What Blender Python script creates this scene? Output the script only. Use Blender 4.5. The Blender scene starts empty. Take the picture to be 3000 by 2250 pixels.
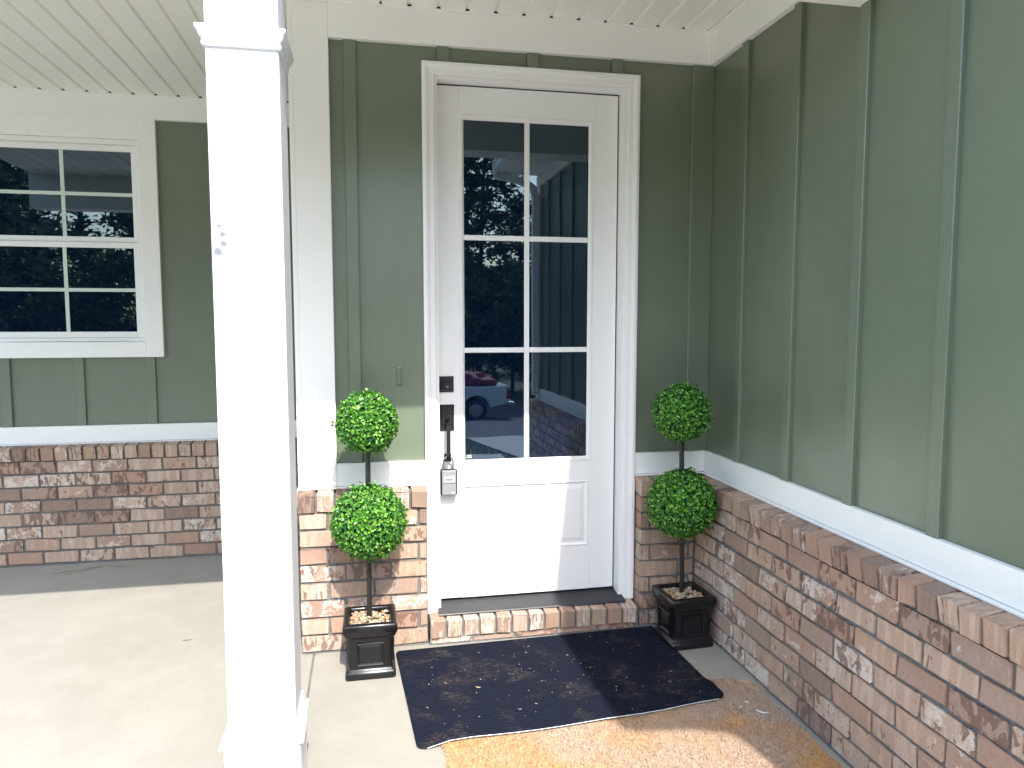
import bpy, bmesh, math, random
import numpy as np
from mathutils import Vector, Matrix, noise as mnoise
R = math.radians
SC = bpy.context.scene
COL = SC.collection

# ------------------------------------------------------------------ camera
def set_camera():
    yaw, pitch = -0.1953, -0.0845
    cy, sy, cp, sp = math.cos(yaw), math.sin(yaw), math.cos(pitch), math.sin(pitch)
    fwd = Vector((-sy*cp, cy*cp, sp)); right = Vector((cy, sy, 0)); up = right.cross(fwd)
    cam = bpy.data.objects.new('camera', bpy.data.cameras.new('camera'))
    m = Matrix((right, up, -fwd)).transposed().to_4x4()
    m.translation = Vector((-0.3298, -3.4504, 1.522))
    cam.matrix_world = m
    cam.data.sensor_fit = 'HORIZONTAL'; cam.data.sensor_width = 36.0
    cam.data.lens = 36.0*2139.3/3000.0
    cam.data.clip_start = 0.02; cam.data.clip_end = 2000
    COL.objects.link(cam); SC.camera = cam
set_camera()

# ------------------------------------------------------------------ light
SUN_TRAVEL = Vector((-0.12, 1.0, -1.137))
to_sun = -SUN_TRAVEL.normalized()
w = bpy.data.worlds.new('World'); SC.world = w; w.use_nodes = True
nt = w.node_tree
sky = nt.nodes.new('ShaderNodeTexSky'); sky.sky_type = 'NISHITA'; sky.sun_disc = False
sky.sun_elevation = math.asin(to_sun.z); sky.sun_rotation = math.atan2(to_sun.x, to_sun.y)
sky.air_density = 1.5; sky.dust_density = 2.2; sky.ozone_density = 4.0
bg = nt.nodes['Background']; bg.inputs[1].default_value = 0.15
nt.links.new(sky.outputs[0], bg.inputs[0])
sl = bpy.data.lights.new('sun', 'SUN'); sl.energy = 2.0; sl.angle = R(0.6); sl.color = (1.0, 0.955, 0.88)
so = bpy.data.objects.new('sun', sl); COL.objects.link(so)
so.rotation_euler = SUN_TRAVEL.to_track_quat('-Z', 'Y').to_euler()
so.location = (2, -10, 12)
SC.view_settings.view_transform = 'Standard'; SC.view_settings.look = 'None'
SC.view_settings.gamma = 1.0; SC.view_settings.exposure = 1.97
SC.render.engine = 'CYCLES'
SC.cycles.max_bounces = 10; SC.cycles.diffuse_bounces = 6; SC.cycles.glossy_bounces = 5

rnd = random.Random(7)

# ------------------------------------------------------------------ helpers
ORI = {}
def link(o): COL.objects.link(o); return o
def tag(o, label=None, cat=None, group=None, kind=None):
    if label: o['label'] = label
    if cat: o['category'] = cat
    if group: o['group'] = group
    if kind: o['kind'] = kind
    return o
def thing(name, loc, label, cat, group=None):
    o = bpy.data.objects.new(name, None); o.empty_display_size = 0.1
    o.location = loc; ORI[o] = Vector(loc)
    return tag(link(o), label, cat, group)
def mesh_from(bm, name, smooth=None):
    me = bpy.data.meshes.new(name); bm.to_mesh(me); bm.free()
    if smooth is not None:
        for p in me.polygons: p.use_smooth = True
        if smooth < 180: me.set_sharp_from_angle(angle=R(smooth))
    return me
def obj(name, bm, m, parent=None, smooth=None, kind=None):
    """bm holds world coordinates; the object is placed at its parent's origin"""
    if parent is not None and parent in ORI:
        bmesh.ops.translate(bm, vec=-ORI[parent], verts=bm.verts)
    me = mesh_from(bm, name, smooth)
    for mm in (m if isinstance(m, (list, tuple)) else [m]): me.materials.append(mm)
    o = link(bpy.data.objects.new(name, me))
    if parent is not None:
        o.parent = parent; ORI[o] = ORI[parent]
    else: ORI[o] = Vector((0, 0, 0))
    if kind: o['kind'] = kind
    return o
def BM(): return bmesh.new()
def box(bm, x0, x1, y0, y1, z0, z1, bev=0.0, seg=1):
    a, b = sorted((x0, x1)); c, d = sorted((y0, y1)); e, f = sorted((z0, z1))
    t = bmesh.new()
    r = bmesh.ops.create_cube(t, size=1.0)
    for v in t.verts:
        v.co = Vector(((a+b)/2+v.co.x*(b-a), (c+d)/2+v.co.y*(d-c), (e+f)/2+v.co.z*(f-e)))
    if bev > 0:
        bmesh.ops.bevel(t, geom=t.edges[:], offset=bev, segments=seg, affect='EDGES', profile=0.5)
    merge(bm, t); return bm
def merge(bm, t, mi=None):
    vm = {}
    for v in t.verts: vm[v] = bm.verts.new(v.co)
    for f in t.faces:
        try:
            g = bm.faces.new([vm[v] for v in f.verts]); g.smooth = f.smooth
            g.material_index = f.material_index if mi is None else mi
        except ValueError: pass
    t.free()
def tube(bm, pts, rad, n=10, caps=True):
    pts = [Vector(p) for p in pts]; rings = []
    rr = rad if isinstance(rad, (list, tuple)) else [rad]*len(pts)
    up0 = None
    for i, p in enumerate(pts):
        d = (pts[min(i+1, len(pts)-1)]-pts[max(i-1, 0)]).normalized()
        if up0 is None:
            up0 = d.orthogonal().normalized()
        up0 = (up0-d*up0.dot(d)).normalized()
        s = d.cross(up0)
        rings.append([bm.verts.new(p+(up0*math.cos(2*math.pi*k/n)+s*math.sin(2*math.pi*k/n))*rr[i]) for k in range(n)])
    for a, b in zip(rings, rings[1:]):
        for k in range(n): bm.faces.new((a[k], a[(k+1) % n], b[(k+1) % n], b[k]))
    if caps:
        bm.faces.new(rings[0][::-1]); bm.faces.new(rings[-1])
    return bm
def bar(bm, pts, hw, hd, side):
    """rectangular section bar along pts: hw half width along 'side', hd half depth across"""
    side = Vector(side).normalized(); rings = []
    pts = [Vector(p) for p in pts]
    for i, p in enumerate(pts):
        d = (pts[min(i+1, len(pts)-1)]-pts[max(i-1, 0)]).normalized()
        n = d.cross(side).normalized()
        rings.append([bm.verts.new(p+side*a*hw+n*b*hd) for a, b in ((-1, -1), (1, -1), (1, 1), (-1, 1))])
    for a, b in zip(rings, rings[1:]):
        for k in range(4): bm.faces.new((a[k], a[(k+1) % 4], b[(k+1) % 4], b[k]))
    bm.faces.new(rings[0][::-1]); bm.faces.new(rings[-1])
    return bm
def fixn(bm):
    bmesh.ops.recalc_face_normals(bm, faces=bm.faces); return bm
def square_loft(bm, cx, cy, prof, rc=0.006, caps=True):
    """rounded-square rings: prof = list of (half, z)"""
    rings = []
    for h, z in prof:
        r = min(rc, h*0.3); ring = []
        for sx, sy, a0 in ((1, 1, 0), (-1, 1, 90), (-1, -1, 180), (1, -1, 270)):
            for k in range(3):
                a = R(a0+45*k)
                ring.append(bm.verts.new((cx+sx*(h-r)+r*math.cos(a), cy+sy*(h-r)+r*math.sin(a), z)))
        rings.append(ring)
    n = len(rings[0])
    for a, b in zip(rings, rings[1:]):
        for k in range(n): bm.faces.new((a[k], a[(k+1) % n], b[(k+1) % n], b[k]))
    if caps:
        bm.faces.new(rings[0][::-1]); bm.faces.new(rings[-1])
    return bm
def rect_rings(bm, rects, close=True):
    """rects: list of (x0,x1,z0,z1,y) nested rings facing -y"""
    rs = []
    for x0, x1, z0, z1, y in rects:
        rs.append([bm.verts.new(c) for c in ((x0, y, z0), (x1, y, z0), (x1, y, z1), (x0, y, z1))])
    for a, b in zip(rs, rs[1:]):
        for k in range(4): bm.faces.new((a[k], a[(k+1) % 4], b[(k+1) % 4], b[k]))
    if close: bm.faces.new(rs[-1])
    return bm
def sweep_door(bm, prof, x0, x1, zb, zt):
    """casing profile (u outward, y) swept up, across with mitres, and down"""
    rows = []
    for u, y in prof:
        rows.append([bm.verts.new(c) for c in ((x0-u, y, zb), (x0-u, y, zt+u), (x1+u, y, zt+u), (x1+u, y, zb))])
    for a, b in zip(rows, rows[1:]):
        for k in range(3): bm.faces.new((a[k], a[k+1], b[k+1], b[k]))
    bm.faces.new([r[0] for r in rows]); bm.faces.new([r[3] for r in rows][::-1])
    return fixn(bm)

# ------------------------------------------------------------------ materials
def newmat(name):
    m = bpy.data.materials.new(name); m.use_nodes = True
    n = m.node_tree; return m, n, n.nodes['Principled BSDF']
def nd(n, t, **kw):
    x = n.nodes.new(t)
    for k, v in kw.items(): setattr(x, k, v)
    return x
def coords(n, scale=(1, 1, 1), space='Object', rand=False):
    tc = nd(n, 'ShaderNodeTexCoord'); mp = nd(n, 'ShaderNodeMapping')
    mp.inputs['Scale'].default_value = scale
    n.links.new(tc.outputs[space], mp.inputs['Vector'])
    if rand:
        oi = nd(n, 'ShaderNodeObjectInfo'); vm = nd(n, 'ShaderNodeVectorMath', operation='SCALE')
        vm.inputs[0].default_value = (37.0, 91.0, 53.0)
        n.links.new(oi.outputs['Random'], vm.inputs['Scale'])
        n.links.new(vm.outputs[0], mp.inputs['Location'])
    return mp.outputs[0]
def noise(n, vec, scale, detail=4, rough=0.55, dist=0.0):
    t = nd(n, 'ShaderNodeTexNoise'); t.inputs['Scale'].default_value = scale
    t.inputs['Detail'].default_value = detail; t.inputs['Roughness'].default_value = rough
    t.inputs['Distortion'].default_value = dist
    n.links.new(vec, t.inputs['Vector']); return t.outputs['Fac']
def ramp(n, fac, stops, interp='LINEAR'):
    r = nd(n, 'ShaderNodeValToRGB'); e = r.color_ramp.elements; r.color_ramp.interpolation = interp
    while len(e) < len(stops): e.new(0.5)
    for i, (p, c) in enumerate(stops):
        e[i].position = p; e[i].color = (c, c, c, 1) if isinstance(c, (int, float)) else (*c, 1)
    n.links.new(fac, r.inputs[0]); return r.outputs[0]
def mixc(n, fac, a, b, mode='MIX'):
    x = nd(n, 'ShaderNodeMix', data_type='RGBA', blend_type=mode)
    for s, v in ((x.inputs[0], fac), (x.inputs[6], a), (x.inputs[7], b)):
        if hasattr(v, 'links'): n.links.new(v, s)
        elif isinstance(v, (int, float)): s.default_value = v
        else: s.default_value = (*v, 1)
    return x.outputs[2]
def bump(n, bsdf, h, strength=0.3, dist=0.01):
    b = nd(n, 'ShaderNodeBump'); b.inputs['Strength'].default_value = strength
    b.inputs['Distance'].default_value = dist
    n.links.new(h, b.inputs['Height']); n.links.new(b.outputs[0], bsdf.inputs['Normal']); return b
def mul(c, k): return tuple(min(1, x*k) for x in c)
def paint(name, col, rough=0.45, grain=(4, 4, 4), gstr=0.12, var=0.06, dirt=0.0, gscale=30, spec=0.5):
    m, n, b = newmat(name)
    v = coords(n); big = noise(n, v, 1.7, 3)
    c = mixc(n, ramp(n, big, [(0.3, 0.0), (0.7, 1.0)]), mul(col, 1-var), mul(col, 1+var))
    if dirt > 0:
        d = noise(n, coords(n, (1, 1, 0.5)), 9, 6, 0.7)
        c = mixc(n, ramp(n, d, [(0.62, 0.0), (0.78, dirt)]), c, mul(col, 0.55))
    n.links.new(c, b.inputs['Base Color'])
    g = noise(n, coords(n, grain), gscale, 5, 0.6)
    bump(n, b, g, gstr, 0.004)
    rr = nd(n, 'ShaderNodeMapRange'); rr.inputs[3].default_value = rough-0.07; rr.inputs[4].default_value = rough+0.1
    n.links.new(noise(n, v, 6, 4), rr.inputs[0]); n.links.new(rr.outputs[0], b.inputs['Roughness'])
    b.inputs['Specular IOR Level'].default_value = spec
    return m
GREEN = (0.131, 0.161, 0.108)
M = {}
M['siding'] = paint('siding_green', GREEN, 0.34, (3, 3, 0.6), 0.12, 0.09, gscale=40, spec=1.0)
M['batten'] = paint('batten_green', mul(GREEN, 1.03), 0.32, (6, 6, 0.35), 0.30, 0.05, gscale=40, spec=1.0)
M['trim'] = paint('trim_white', (0.86, 0.848, 0.81), 0.45, (0.6, 0.6, 6), 0.22, 0.02, 0.10, gscale=40)
M['trimv'] = paint('trim_white_vertical', (0.86, 0.848, 0.81), 0.45, (6, 6, 0.5), 0.22, 0.02, 0.08, gscale=40)
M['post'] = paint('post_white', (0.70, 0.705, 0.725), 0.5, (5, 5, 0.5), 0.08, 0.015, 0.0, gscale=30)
def smudges(m, spots):
    n = m.node_tree; b = n.nodes['Principled BSDF']; src = b.inputs['Base Color'].links[0].from_socket
    tc = nd(n, 'ShaderNodeTexCoord'); c = src
    for (p, r_) in spots:
        d = nd(n, 'ShaderNodeVectorMath', operation='DISTANCE'); d.inputs[1].default_value = p; n.links.new(tc.outputs['Object'], d.inputs[0])
        a = nd(n, 'ShaderNodeMath', operation='MULTIPLY_ADD'); a.inputs[1].default_value = .02; a.inputs[2].default_value = -.010
        n.links.new(noise(n, tc.outputs['Object'], 70, 4), a.inputs[0])
        e = nd(n, 'ShaderNodeMath', operation='ADD'); n.links.new(d.outputs['Value'], e.inputs[0]); n.links.new(a.outputs[0], e.inputs[1])
        c = mixc(n, ramp(n, e.outputs[0], [(0.0, .92), (r_*.6, .86), (r_, 0.0)]), c, (0.10, 0.10, 0.125))
    n.links.new(c, b.inputs['Base Color'])
smudges(M['post'], [((-.0715, -.095, 1.786), .011), ((-.066, -.095, 1.763), .012), ((-.063, -.095, 1.736), .015), ((-.077, -.095, 1.714), .018)])
M['doorwhite'] = paint('door_white', (0.85, 0.84, 0.825), 0.35, (3, 3, 3), 0.03, 0.015, 0.0)
M['vinyl'] = paint('vinyl_white', (0.84, 0.83, 0.80), 0.38, (3, 3, 3), 0.04, 0.015, 0.06)
M['ceiling'] = paint('ceiling_vinyl', (0.86, 0.848, 0.80), 0.5, (6, 0.4, 6), 0.08, 0.02, 0.0)
M['muntin'] = paint('muntin_grey_white', (0.60, 0.66, 0.58), 0.5, (3, 3, 3), 0.02, 0.02)
M['dark'] = paint('dark_void', (0.006, 0.006, 0.008), 0.8, var=0.0, gstr=0.0)
M['planter'] = paint('planter_black', (0.006, 0.006, 0.007), 0.26, (3, 3, 3), 0.06, 0.2, gscale=14)
M['stem'] = paint('stem_black', (0.012, 0.011, 0.010), 0.45, (8, 8, 0.6), 0.3, 0.2)
M['hardware'] = paint('hardware_black', (0.008, 0.009, 0.012), 0.35, (3, 3, 3), 0.03, 0.1)
M['bronze'] = paint('threshold_bronze', (0.016, 0.017, 0.021), 0.42, (0.4, 6, 6), 0.2, 0.25, 0.0)
M['roofing'] = paint('roof_shingle', (0.06, 0.058, 0.06), 0.9, (3, 3, 3), 0.4, 0.3)
M['rubber'] = paint('rubber_black', (0.015, 0.015, 0.016), 0.8, var=0.1)
def metal(name, col, rough):
    m, n, b = newmat(name); b.inputs['Metallic'].default_value = 1.0
    b.inputs['Base Color'].default_value = (*col, 1); b.inputs['Roughness'].default_value = rough
    bump(n, b, noise(n, coords(n), 60, 3), 0.03, 0.002); return m
M['steel'] = metal('lockbox_steel', (0.62, 0.61, 0.63), 0.42)
M['shackle'] = metal('shackle_steel', (0.45, 0.45, 0.47), 0.3)
M['chrome'] = metal('wheel_chrome', (0.6, 0.6, 0.62), 0.25)
def glass(name, tint, f0ior):
    m, n, b = newmat(name)
    b.inputs['Base Color'].default_value = (*tint, 1); b.inputs['Roughness'].default_value = 0.008
    b.inputs['IOR'].default_value = f0ior
    b.inputs['Specular Tint'].default_value = (0.68, 0.86, 1.0, 1)
    bump(n, b, noise(n, coords(n), 2.2, 2), 0.02, 0.02); return m
M['glass'] = glass('pane_glass', (0.002, 0.006, 0.020), 2.05)
def flat(name, col, rough=0.5, spec=0.5):
    m, n, b = newmat(name); v = coords(n)
    c = mixc(n, noise(n, v, 8, 3), mul(col, 0.9), mul(col, 1.1)); n.links.new(c, b.inputs['Base Color'])
    b.inputs['Roughness'].default_value = rough; b.inputs['Specular IOR Level'].default_value = spec; return m
M['carpaint'] = flat('truck_paint_white', (0.7, 0.72, 0.75), 0.25)
M['taillight'] = flat('taillight_red', (0.5, 0.02, 0.02), 0.2)
M['tarp'] = flat('tarp_red', (0.20, 0.022, 0.045), 0.7)
M['needle'] = flat('dry_pine_needle', (0.22, 0.12, 0.06), 0.7)

def brick_mat():
    m, n, b = newmat('brick_antique')
    S = (0.20, 0.09, 0.072)                      # unit brick mesh -> metres
    oi = nd(n, 'ShaderNodeObjectInfo'); v = coords(n, S, rand=True)
    base = ramp(n, oi.outputs['Random'], [(0.0, (0.47, 0.345, 0.265)), (0.13, (0.33, 0.225, 0.180)), (0.25, (0.53, 0.425, 0.345)),
                                          (0.37, (0.41, 0.270, 0.205)), (0.50, (0.50, 0.390, 0.320)), (0.62, (0.31, 0.235, 0.200)),
                                          (0.74, (0.48, 0.345, 0.260)), (0.86, (0.55, 0.460, 0.390)), (0.94, (0.21, 0.160, 0.145))], 'CONSTANT')
    def rand2(mulv, addv, scale):
        a = nd(n, 'ShaderNodeMath', operation='MULTIPLY_ADD'); a.inputs[1].default_value = mulv; a.inputs[2].default_value = addv
        n.links.new(oi.outputs['Random'], a.inputs[0])
        f = nd(n, 'ShaderNodeMath', operation='FRACT'); n.links.new(a.outputs[0], f.inputs[0])
        q = nd(n, 'ShaderNodeMath', operation='MULTIPLY_ADD'); q.inputs[1].default_value = scale; q.inputs[2].default_value = -scale*.5
        n.links.new(f.outputs[0], q.inputs[0]); return q.outputs[0]
    def add(a, c):
        x = nd(n, 'ShaderNodeMath', operation='ADD'); n.links.new(a, x.inputs[0]); n.links.new(c, x.inputs[1]); return x.outputs[0]
    # vertical bands where the face was fired unevenly
    st = noise(n, coords(n, (S[0], S[1], S[2]*0.12), rand=True), 34, 3, 0.5)
    c = mixc(n, ramp(n, st, [(0.42, 0.0), (0.50, 0.45)]), base, (0.32, 0.21, 0.15))
    fn = noise(n, coords(n, (S[0], S[1], S[2]*0.3), rand=True), 150, 4, 0.65)
    c = mixc(n, ramp(n, fn, [(0.35, 0.0), (0.7, 0.35)]), c, (0.50, 0.375, 0.285))
    # pale lime patches on some bricks
    wn = noise(n, v, 22, 6, 0.68, 0.4)
    wf = ramp(n, add(wn, rand2(7.31, 0.17, 0.42)), [(0.655, 0.0), (0.68, 0.65), (0.78, 0.95)])
    c = mixc(n, wf, c, mixc(n, noise(n, v, 90, 4), (0.46, 0.40, 0.345), (0.74, 0.70, 0.65)))
    # burnt dark flashes
    dn = noise(n, coords(n, (S[0], S[1], S[2]*.5), rand=True), 26, 5, 0.62, 0.6)
    c = mixc(n, ramp(n, add(dn, rand2(3.77, 0.4, 0.26)), [(0.63, 0.0), (0.65, 0.8)]), c, (0.165, 0.100, 0.080))
    rn = noise(n, v, 60, 3, 0.5)
    c = mixc(n, ramp(n, rn, [(0.64, 0.0), (0.70, 0.5)]), c, (0.36, 0.15, 0.095))
    c = mixc(n, 1.0, c, (0.99, 0.95, 0.925), 'MULTIPLY')
    n.links.new(c, b.inputs['Base Color']); b.inputs['Roughness'].default_value = 0.85
    b.inputs['Specular IOR Level'].default_value = 0.25
    bump(n, b, add(noise(n, v, 220, 6, 0.7), wn), 0.5, 0.005); return m
M['brick'] = brick_mat()
def mortar_mat():
    m, n, b = newmat('mortar_grey'); v = coords(n)
    c = ramp(n, noise(n, v, 70, 5, 0.7), [(0.3, (0.115, 0.113, 0.112)), (0.7, (0.235, 0.232, 0.228))])
    c = mixc(n, ramp(n, noise(n, v, 4, 4), [(0.4, 0.0), (0.7, 0.5)]), c, (0.12, 0.115, 0.112))
    n.links.new(c, b.inputs['Base Color']); b.inputs['Roughness'].default_value = 0.95
    bump(n, b, noise(n, v, 90, 5, 0.7), 0.8, 0.006); return m
M['mortar'] = mortar_mat()
def concrete_mat(name, a, bcol, sp):
    m, n, b = newmat(name); v = coords(n)
    c = mixc(n, ramp(n, noise(n, v, 1.6, 6, 0.6, 0.6), [(0.3, 0.0), (0.7, 1.0)]), a, bcol)
    c = mixc(n, ramp(n, noise(n, v, 7, 5, 0.65), [(0.45, 0.0), (0.75, 0.35)]), c, mul(a, 1.18))
    c = mixc(n, ramp(n, noise(n, v, 230, 3, 0.8), [(0.35, 0.5), (0.5, 0.0)]), c, mul(a, 0.72))
    c = mixc(n, ramp(n, noise(n, coords(n, (1, 0.3, 1)), 26, 4, 0.7), [(0.55, 0.0), (0.75, 0.22)]), c, sp)
    n.links.new(c, b.inputs['Base Color']); b.inputs['Roughness'].default_value = 0.82
    h = nd(n, 'ShaderNodeMath', operation='ADD'); n.links.new(noise(n, v, 180, 4, 0.7), h.inputs[0]); n.links.new(noise(n, v, 20, 4), h.inputs[1])
    bump(n, b, h.outputs[0], 0.25, 0.004); return m
M['concrete'] = concrete_mat('porch_concrete', (0.318, 0.298, 0.254), (0.272, 0.253, 0.212), (0.235, 0.220, 0.187))
M['bounce_walk'] = concrete_mat('bounce_walk_concrete', (0.52, 0.50, 0.455), (0.48, 0.46, 0.42), (0.42, 0.40, 0.37))  # paler than the porch slab to throw sunlight up under the roof
M['drive'] = concrete_mat('driveway_concrete', (0.42, 0.41, 0.38), (0.46, 0.45, 0.41), (0.25, 0.24, 0.22))
M['asphalt'] = concrete_mat('asphalt', (0.05, 0.05, 0.053), (0.065, 0.064, 0.066), (0.09, 0.085, 0.08))
M['lawn'] = concrete_mat('lawn_soil', (0.055, 0.075, 0.03), (0.08, 0.085, 0.035), (0.12, 0.10, 0.06))
def island_mat(name, stops, rough=0.5, trans=0.0, spec=0.5):
    m, n, b = newmat(name); g = nd(n, 'ShaderNodeNewGeometry')
    c = ramp(n, g.outputs['Random Per Island'], stops); n.links.new(c, b.inputs['Base Color'])
    b.inputs['Roughness'].default_value = rough; b.inputs['Specular IOR Level'].default_value = spec
    if trans > 0:
        t = nd(n, 'ShaderNodeBsdfTranslucent'); n.links.new(c, t.inputs[0]); mx = nd(n, 'ShaderNodeMixShader'); mx.inputs[0].default_value = trans
        n.links.new(b.outputs[0], mx.inputs[1]); n.links.new(t.outputs[0], mx.inputs[2])
        n.links.new(mx.outputs[0], n.nodes['Material Output'].inputs[0])
    return m
M['leaf'] = island_mat('boxwood_leaf', [(0.0, (0.018, 0.090, 0.032)), (0.3, (0.045, 0.19, 0.030)), (0.65, (0.12, 0.36, 0.030)), (0.9, (0.24, 0.50, 0.06)), (1.0, (0.36, 0.58, 0.16))], 0.32, 0.28)
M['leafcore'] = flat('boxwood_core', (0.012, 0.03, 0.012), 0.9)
M['pebble'] = island_mat('pebble_mix', [(0.0, (0.46, 0.33, 0.20)), (0.25, (0.25, 0.165, 0.10)), (0.45, (0.52, 0.41, 0.29)), (0.65, (0.40, 0.21, 0.085)), (0.8, (0.19, 0.165, 0.15)), (1.0, (0.62, 0.53, 0.40))], 0.35)
M['pine'] = island_mat('pine_needles', [(0.0, (0.018, 0.045, 0.016)), (0.6, (0.04, 0.085, 0.028)), (1.0, (0.09, 0.14, 0.045))], 0.6, 0.25)
M['broad'] = island_mat('broad_leaves', [(0.0, (0.025, 0.06, 0.016)), (0.6, (0.06, 0.12, 0.03)), (1.0, (0.13, 0.20, 0.05))], 0.5, 0.3)
M['grass'] = island_mat('grass_blades', [(0.0, (0.05, 0.09, 0.02)), (0.7, (0.10, 0.15, 0.04)), (1.0, (0.22, 0.20, 0.08))], 0.6, 0.2)
M['bark'] = paint('pine_bark', (0.055, 0.042, 0.034), 0.9, (4, 4, 0.8), 0.9, 0.3, gscale=6)
M['straw'] = island_mat('straw_bits', [(0.0, (0.62, 0.52, 0.34)), (0.6, (0.45, 0.34, 0.2)), (1.0, (0.75, 0.70, 0.6))], 0.7)
M['scrap'] = flat('white_scrap', (0.75, 0.78, 0.8), 0.6)
M['bluebit'] = flat('blue_scrap', (0.08, 0.14, 0.5), 0.5)
def mat_mat():
    m, n, b = newmat('doormat_black'); v = coords(n)
    a = noise(n, v, 5.5, 5, 0.62, 0.5); f = noise(n, coords(n, (1, 4, 1)), 60, 4, 0.75)
    pr = nd(n, 'ShaderNodeMath', operation='MULTIPLY'); n.links.new(ramp(n, a, [(0.50, 0.0), (0.72, 0.8)]), pr.inputs[0])
    n.links.new(ramp(n, f, [(0.46, 0.0), (0.64, 1.0)]), pr.inputs[1])
    fine = noise(n, v, 420, 2, 0.8)
    base = mixc(n, ramp(n, fine, [(0.4, 0.0), (0.75, 1.0)]), (0.005, 0.0065, 0.013), (0.016, 0.020, 0.037))
    c = mixc(n, pr.outputs[0], base, (0.115, 0.085, 0.06))
    n.links.new(c, b.inputs['Base Color']); b.inputs['Roughness'].default_value = 0.95; b.inputs['Specular IOR Level'].default_value = 0.1
    bump(n, b, fine, 0.6, 0.003); return m
M['doormat'] = mat_mat()
def rug_mat():
    m, n, b = newmat('rug_tan'); v = coords(n)
    big = noise(n, v, 2.6, 4, 0.55, 0.6)
    c = mixc(n, ramp(n, big, [(0.42, 0.0), (0.66, 1.0)]), (0.48, 0.36, 0.27), (0.54, 0.31, 0.125))
    c = mixc(n, ramp(n, noise(n, v, 9, 4), [(0.5, 0.0), (0.75, 0.45)]), c, (0.54, 0.44, 0.35))
    c = mixc(n, ramp(n, noise(n, v, 170, 2, 0.7), [(0.36, 0.6), (0.52, 0.0)]), c, (0.30, 0.21, 0.15))
    n.links.new(c, b.inputs['Base Color']); b.inputs['Roughness'].default_value = 1.0; b.inputs['Specular IOR Level'].default_value = 0.1
    return m
M['rug'] = rug_mat()

# ------------------------------------------------------------------ dimensions read from the place, except the left porch end
XR, D = 1.368, 1.598                 # side wall plane (faces -x), back wall plane (faces -y); entry wall at y = 0
ZC, ZF = 2.923, 2.772                # ceiling, underside of frieze
ZT0, ZT1 = 0.763, 0.868              # white belt trim
XL = -3.45                           # unseen left end of the porch bay, cut short to admit sky light
XP = -0.629                          # outer corner of the entry bay
YE = -3.6                            # front corner of the side wall

# ------------------------------------------------------------------ ground and hard surfaces
def gz(y):
    if y > -4.5: return -0.12
    return max(-1.96, -0.12-0.1053*(-4.5-y))
def sheet(name, xs, ys, off, m):
    bm = BM(); rows = [[bm.verts.new((x, y, gz(y)+off)) for x in xs] for y in ys]
    for a, b in zip(rows, rows[1:]):
        for k in range(len(xs)-1): bm.faces.new((a[k], a[k+1], b[k+1], b[k]))
    fixn(bm)
    if bm.faces[:][0].normal.z < 0: bmesh.ops.reverse_faces(bm, faces=bm.faces)
    return tag(obj(name, bm, m), kind='structure')
sheet('ground', [-400, -20, 20, 400], [400, 20, 0, -4.5, -10, -16, -21.97, -30, -400], 0.0, M['lawn'])
sheet('driveway', [1.55, 7.5], [-3.7, -4.5, -7.5, -10.6], 0.016, M['drive'])
sheet('road', [-80, 0, 80], [-10.6, -16, -21.97, -26.5], 0.008, M['asphalt'])
bm = BM(); box(bm, -8.5, 1.27, -5.2, -1.76, -0.2, -0.1)
tag(obj('front_bounce_walk', bm, M['bounce_walk']), kind='structure')  # unseen walk, widened and paled to bounce sun onto ceiling and walls
bm = BM(); box(bm, XL-.2, XR-.05, -1.75, D, -0.2, -0.006)
porch = tag(obj('porch_floor', bm, M['mortar']), kind='structure')
for x0, x1 in ((XL-.2, -0.6035), (-0.5965, XR-.05)):
    bm = BM(); y0 = -1.75
    # the joint leans a little: left edge of the right slab is skewed by 2 cm
    box(bm, x0, x1, y0, D, -0.19, 0.0, 0.0025)
    for v in bm.verts:
        if -0.65 < v.co.x < -0.55: v.co.x += (0.012 if v.co.y < -1 else 0.0)
    obj('slab', bm, M['concrete'], porch)

# ------------------------------------------------------------------ brickwork
def brick_meshes(tagname, nvar, jit, seed):
    r = random.Random(seed); out = []
    for i in range(nvar):
        t = bmesh.new(); bmesh.ops.create_cube(t, size=1.0)
        bmesh.ops.bevel(t, geom=t.edges[:], offset=0.028, segments=1, affect='EDGES')
        for v in t.verts:
            s = (0.012, 0.05, 0.055)
            v.co += Vector([(r.random()-.5)*2*s[k]*jit for k in range(3)])
        me = mesh_from(t, tagname); me.materials.append(M['brick']); out.append(me)
    return out
BR = brick_meshes('brick', 10, 1.0, 3)
def put_brick(parent, c, along, size, r, tilt=0.0):
    o = bpy.data.objects.new('brick', r.choice(BR)); link(o); o.parent = parent
    o.location = Vector(c)-ORI[parent]
    o.scale = (size[0]*r.choice((1, 1)), size[1], size[2])
    o.rotation_euler = (tilt+(r.random()-.5)*.02, (r.random()-.5)*.012, along+(r.random()-.5)*.008)
    return o
CH = 0.0818; Z0 = 0.010; BL = 0.205; BH = 0.0700
def coursed(parent, start, length, dirv, nrm, phases, rows, r, ang, face_off, lo_len=0.05, z0=Z0):
    """running bond: 'start' point at wall-face foot, bricks along dirv, face offset out along nrm"""
    dv = Vector(dirv); nv = Vector(nrm); dep = 0.09
    for i in rows:
        z = z0+CH*i+CH/2; s = -phases[i % len(phases)]
        while s < length:
            a, b = max(s, 0.0), min(s+BL, length)
            if b-a > 0.03:
                L = b-a-0.0118
                off = face_off-dep/2+(r.random()-.5)*0.004
                c = Vector(start)+dv*((a+b)/2)+nv*off; c.z = z+(r.random()-.5)*.0016
                put_brick(parent, c, ang, (L, dep, BH-(r.random())*.003), r)
            s += BL
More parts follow.
